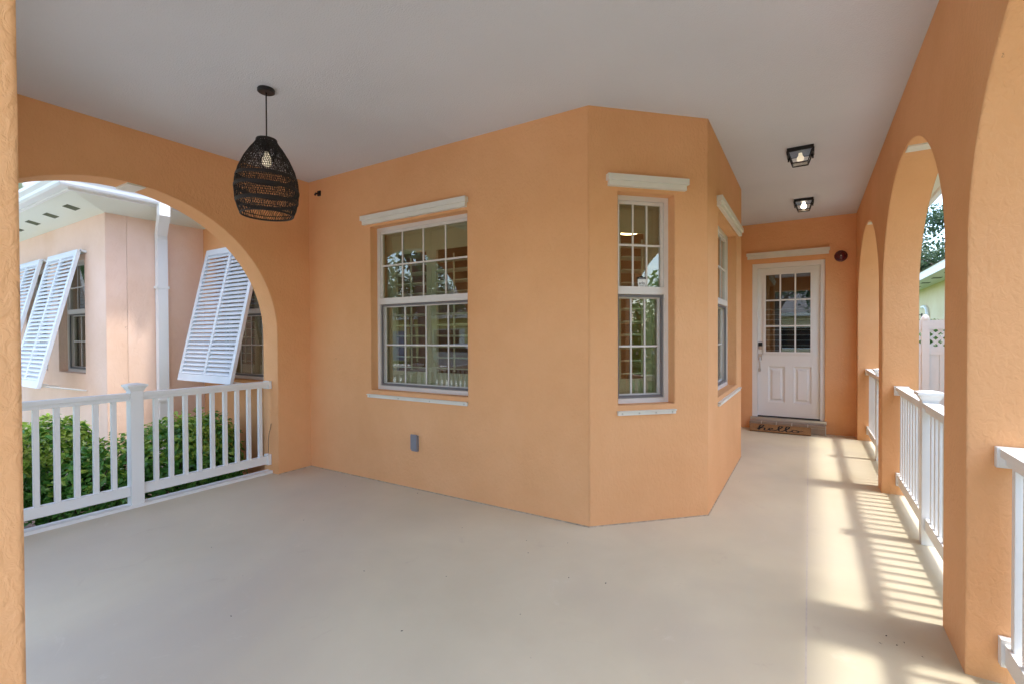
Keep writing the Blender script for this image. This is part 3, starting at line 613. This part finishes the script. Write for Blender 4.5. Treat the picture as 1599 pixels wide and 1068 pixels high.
shrub(-5.35, 2.72, .22, .22, 7, 'lowest shrub under the propped shutter near the arch pier', 700, .15)

def tree(x, y, h, cr, ctop, seed, label, m='oak', n=9000, leaf=.16, clumps=26, trunk_r=.16, z0=GZ, group=None):
    root = empty('tree', at(x, y, z0)); tag(root, label, 'tree', group)
    rs = random.Random(seed); tb = MB()
    hb = h*.42
    tb.tube([(0, 0, -.1), (.05, .02, hb*.5), (-.04, .06, hb)], trunk_r*1.2, 10, trunk_r*.8); ends = []
    for k in range(7):
        a = 6.28*k/7+rs.uniform(-.3, .3); q = cr*rs.uniform(.4, .75); zz = h*rs.uniform(.6, .88)
        tb.tube([(-.04, .06, hb-.1), (q*.4*math.cos(a), q*.4*math.sin(a), (hb+zz)*.52), (q*math.cos(a), q*math.sin(a), zz)], trunk_r*.5, 7, trunk_r*.1); ends.append((q*math.cos(a), q*math.sin(a), zz))
    tb.build('trunk', 'bark', root)
    sets = []
    for k in range(clumps):
        if k < len(ends): c = ends[k]
        else:
            a = rs.uniform(0, 6.28); q = cr*math.sqrt(rs.uniform(.02, .9)); zz = h*.48+(h*.5)*rs.uniform(0, 1)*math.sqrt(max(.1, 1-(q/cr)**2))
            c = (q*math.cos(a), q*math.sin(a), zz)
        s = cr*rs.uniform(.22, .38)
        sets.append(leaves(n//clumps, c, (s, s, s*.75), leaf, .45, .4, .25, seed*100+k, 0, .4))
    leaf_obj('crown', sets, m, root)

# ------------------------------------------------------------------ neighbour on the right: fence, house, trees
FY = 11.5
fence = empty('vinyl_fence', at(0, FY, GZ)); tag(fence, 'white vinyl privacy fence with lattice top seen through the arch', 'fence')
for px in (.86, 1.815, 2.77):
    p = MB().box(px-.055, px+.055, -.055, .055, 0, 2.03).ring([(.066, 2.03), (.066, 2.05), (.060, 2.075), (.045, 2.105), (.022, 2.125), (.004, 2.13)], 20, px, 0).build('post', 'white', fence)
for a, b in ((.915, 1.76), (1.87, 2.715)):
    for z0, z1 in ((1.86, 2.03), (1.40, 1.545), (.1, .25)): MB().box(a, b, -.025, .025, z0, z1).build('rail', 'white', fence)
    n = 6; bw = (b-a)/n; bmh = MB().box(.002, bw-.002, -.011, .011, .25, 1.40).mesh('board', 'white')
    for k in range(n): inst('board', bmh, fence, Matrix.Translation((a+bw*k, 0, 0)))
    for sg in (1, -1):
        k = -4
        while k < 9:
            u = a+k*.135; lo, hi = 1.545, 1.86; A = Vector((u, 0, lo)); B = Vector((u+(hi-lo), 0, hi)) if sg > 0 else None
            p0, p1 = ((u, lo), (u+hi-lo, hi)) if sg > 0 else ((u, hi), (u+hi-lo, lo))
            def clip(p0, p1):
                (x0, z0), (x1, z1) = p0, p1; ta = max(0, (a-x0)/(x1-x0)); tb = min(1, (b-x0)/(x1-x0))
                return None if tb-ta < .08 else ((x0+(x1-x0)*ta, z0+(z1-z0)*ta), (x0+(x1-x0)*tb, z0+(z1-z0)*tb))
            q = clip(p0, p1); k += 1
            if not q: continue
            (x0, z0), (x1, z1) = q; w = .0215*1.414
            yy = -.006 if sg > 0 else .0005
            MB().add([(x0-w, yy, z0), (x0+w, yy, z0), (x1+w, yy, z1), (x1-w, yy, z1), (x0-w, yy+.005, z0), (x0+w, yy+.005, z0), (x1+w, yy+.005, z1), (x1-w, yy+.005, z1)], [(0, 1, 2, 3), (7, 6, 5, 4), (0, 4, 5, 1), (1, 5, 6, 2), (2, 6, 7, 3), (3, 7, 4, 0)]).build('lattice_strip', 'white', fence)
nb = empty('neighbour_house', at(2.98, 9.8, GZ)); tag(nb, 'pale yellow neighbouring house with white eave beyond the fence', 'house')
MB().prism(rect(0, 14, 0, 3.3), [rect(5.0, 5.9, 1.5, 2.55)], .2).build('wall', 'cream', nb, False, Matrix.Rotation(R(90), 4, 'Z') @ Matrix.Scale(-1, 4, (0, 1, 0)))
MB().box(.2, 9, 0, .2, 0, 3.3).build('wall', 'cream', nb)
MB().box(-.56, .0, -.5, 14.4, 3.17, 3.2).build('soffit', 'soffit', nb); MB().box(-.585, -.56, -.5, 14.4, 3.15, 3.34).build('fascia', 'gutter', nb)
for k in range(9): MB().box(-.38, -.20, .35+k*1.35, .62+k*1.35, 3.164, 3.172).build('soffit_vent', 'vent', nb)
MB().add([(-.62, -.5, 3.34), (9.5, -.5, 3.34), (9.5, 14.4, 3.34), (-.62, 14.4, 3.34), (4.4, 4, 4.35), (4.4, 10, 4.35)], [(0, 1, 4), (1, 2, 5, 4), (2, 3, 5), (3, 0, 4, 5), (3, 2, 1, 0)]).build('roof', 'roof', nb)
MB().tube([(-.04, 8.5, .1), (-.04, 8.5, 2.35), (-.04, 8.62, 2.52), (-.04, 8.9, 2.6), (-.04, 9.3, 2.6)], .05, 8).build('downspout', 'gutter', nb)
wl_ = MB().box(-.025, 0, 9.52, 9.62, 2.25, 2.42).build('wall_lamp', 'black', nb); MB().ring([(.02, 2.05), (.06, 2.09), (.07, 2.24), (.02, 2.31)], 12, -.13, 9.57).tube([(0, 9.57, 2.36), (-.13, 9.57, 2.40), (-.13, 9.57, 2.30)], .012, 6).build('lantern', 'black', wl_)
tree(5.4, 25.5, 6.9, 3.6, 6, 11, 'large grey-green oak rising behind the yellow neighbouring house', n=30000, leaf=.19, clumps=44)
tree(9.5, 21, 6.2, 3.0, 6, 12, 'second oak further right behind the neighbouring house', n=7000, leaf=.24)

def bush(x, y, r_, h_, seed, label, group, n=4200):
    root = empty('yard_shrub', at(x, y, GZ)); tag(root, label, 'shrub', group); tb = MB()
    for k in range(5): a = 1.256*k; tb.tube([(0, 0, 0), (r_*.3*math.cos(a), r_*.3*math.sin(a), h_*.4), (r_*.6*math.cos(a), r_*.6*math.sin(a), h_*.8)], .03, 5, .008)
    tb.build('stem', 'stem', root); leaf_obj('foliage', [leaves(n, (0, 0, h_*.53), (r_, r_, h_*.47), .15, .5, .4, .4, seed)], 'leaf', root)
bush(1.9, 12.7, .8, 2.0, 301, 'dark green shrub showing through the fence lattice', 'side yard shrubs', 2600)
for k, (y, w) in enumerate(((-5.2, 'far front'), (-2.6, 'front'), (0, 'second'), (2.5, 'middle'), (5.0, 'fourth'), (7.4, 'last'))):
    bush(4.3+.2*(k % 2), y, 1.35, 2.9+.3*(k % 3), 310+k, 'tall %s shrub of the side yard row opposite the arcade' % w, 'side yard shrubs')

# ------------------------------------------------------------------ the street side, seen reflected in the glass
def street_house(x, y, w, d, m, label, group='houses across the street'):
    r = empty('street_house', at(x, y, GZ)); tag(r, label, 'house', group)
    wins = [(w*.08, w*.24, .9, 2.3), (w*.70, w*.86, .9, 2.3)]; dx = (w*.42, w*.52, .05, 2.2)
    MB().prism([(0, 0), (w, 0), (w, 3.2), (0, 3.2)], [rect(*q) for q in wins]+[rect(*dx)], .2, -.2).box(0, .2, -d, -.2, 0, 3.2).box(w-.2, w, -d, -.2, 0, 3.2).box(0, w, -d-.2, -d, 0, 3.2).build('wall', m, r)
    for q in wins:
        wf = MB().prism(rect(q[0], q[1], q[2], q[3]), [rect(q[0]+.06, q[1]-.06, q[2]+.06, q[3]-.06)], .12, -.16).build('window', 'gutter', r); MB().box(q[0]+.05, q[1]-.05, -.12, -.1, q[2]+.05, q[3]-.05).build('pane', 'carglass', wf)
        for a, b in ((q[0]-.45, q[0]-.05), (q[1]+.05, q[1]+.45)): MB().box(a, b, .0, .04, q[2], q[3]).build('shutter', 'gutter', r)
    MB().box(dx[0], dx[1], -.15, -.1, dx[2], dx[3]).build('door', 'bluegrey', r)
    rf = MB().add([(-.6, .6, 3.1), (w+.6, .6, 3.1), (w+.6, -d-.6, 3.1), (-.6, -d-.6, 3.1), (w*.3, -d/2, 5.6), (w*.7, -d/2, 5.6)], [(1, 0, 4, 5), (2, 1, 5), (3, 2, 5, 4), (0, 3, 4), (0, 1, 2, 3)]).build('roof', 'roof', r)
    MB().box(-.6, w+.6, .58, .62, 2.98, 3.2).build('fascia', 'gutter', rf)
street_house(-12.3, -20, 15, 9, 'cream', 'cream house straight across the street from the porch')
street_house(-33, -19, 15, 9, 'yellow', 'deep yellow house across the street to the left')
tree(-8.9, -3.2, 7.5, 3.2, 6, 21, 'street tree on the front lawn left of the porch', n=6000, leaf=.22, trunk_r=.2, group='street trees')
tree(-1.6, -15.9, 7.5, 3.2, 6, 22, 'street tree before the cream house across the street', n=6000, leaf=.24, trunk_r=.2, group='street trees')
tree(-22, -16.5, 7, 3.2, 6, 23, 'street tree before the deep yellow house', n=5000, leaf=.26, trunk_r=.2, group='street trees')
for k, (x, y, r_, h_) in enumerate(((-5.5, -18.6, .9, 1.0), (1.0, -18.6, .9, .9), (3.2, -18.6, .8, .8))):
    root = empty('hedge_shrub', at(x, y, GZ)); tag(root, ['large clipped shrub left of the blue door across the street', 'clipped shrub right of the blue door across the street', 'smallest clipped shrub under the right window across the street'][k], 'shrub', 'clipped shrubs across the street')
    MB().tube([(0, 0, 0), (0, 0, h_*.6)], .03, 6).build('stem', 'stem', root); leaf_obj('foliage', [leaves(700, (0, 0, h_*.55), (r_, r_*.8, h_*.5), .14, .5, .5, .5, 70+k)], 'leaf', root)
for k, (x, y, h_, w) in enumerate(((-23, 5.5, 7.5, 'tallest'), (-25, -1.5, 6.5, 'middle'), (-21, -5.5, 6.0, 'smallest'), (-30, 11, 7, 'farthest'))):
    tree(x, y, h_, 3.4, 6, 40+k, '%s tree of the row on the far lawn beyond the wing' % w, n=5000, leaf=.30, trunk_r=.2, group='trees on the far lawn')
# palm on the side lawn, seen reflected in the bay window
pm_ = empty('palm', at(2.55, 1.9, GZ)); tag(pm_, 'young palm on the side lawn beyond the arcade', 'palm')
MB().tube([(0, 0, 0), (.02, 0, .6), (0, .02, 1.0)], .09, 8, .06).build('trunk', 'bark', pm_)
fb = MB()
for k in range(11):
    a = 2.4*k; L = random.uniform(1.0, 1.35); e = random.uniform(.5, 1.2)
    spine = [Vector((L*t*math.cos(a)*math.cos(e*(1-t)), L*t*math.sin(a)*math.cos(e*(1-t)), 1.0+L*(t*math.sin(e)-.75*t*t))) for t in np.linspace(0, 1, 10)]
    fb.tube(spine, .010, 4, .003)
    side = Vector((-math.sin(a), math.cos(a), 0))
    for i in range(1, 10):
        for sg in (-1, 1):
            for f in (0, .5):
                p = spine[i-1].lerp(spine[i], f); d = (spine[i]-spine[i-1]).normalized(); q = p+(side*sg+d*.7).normalized()*.30*(1.1-i/12)+Vector((0, 0, -.07)); w = d*.016
                fb.add([p-w, p+w, q], [(0, 1, 2)])
fb.build('frond', 'palm', pm_)
# parked car across the street
car = empty('parked_car', at(-14.5, -12.3, GZ+.02, 0)); tag(car, 'silver car parked along the far kerb of the street', 'car')
prof = [(-2.2, .35), (-2.25, .7), (-2.1, .92), (-1.5, .98), (-.95, 1.40), (.55, 1.42), (1.15, 1.0), (2.05, .88), (2.25, .65), (2.22, .35)]
n = len(prof); body = MB()
body.add([(x, sy*(.86 if z < 1.05 else .66), z) for sy in (-1, 1) for x, z in prof], [tuple(range(n)), tuple(range(n, 2*n))[::-1]]+[((i+1) % n, i, i+n, (i+1) % n+n) for i in range(n)]).build('body', 'carpaint', car)
for sy in (-1, 1):
    o = sy*.79
    for q in ([(-1.32, 1.03), (-.90, 1.33), (-.25, 1.34), (-.25, 1.03)], [(-.18, 1.03), (-.18, 1.34), (.48, 1.35), (.95, 1.03)]):
        MB().prism(q, [], .16, o-.08).build('side_window', 'carglass', car)
    MB().box(2.12, 2.262, sy*.72-.13, sy*.72+.13, .66, .80).build('headlight', 'clearlens', car); MB().box(-2.262, -2.12, sy*.72-.13, sy*.72+.13, .70, .85).build('tail_light', 'redlens', car)
    for x in (-1.38, 1.38):
        wm = Matrix.Translation((x, sy*.78, .33)) @ Matrix.Rotation(R(90), 4, 'X')
        wh = MB().ring([(.2, -.11), (.32, -.10), (.33, 0), (.32, .10), (.2, .11)], 24).build('wheel', 'rubber', car, True, wm); MB().ring([(.2, -.115), (.2, .115)], 16).build('rim', 'steel', wh)
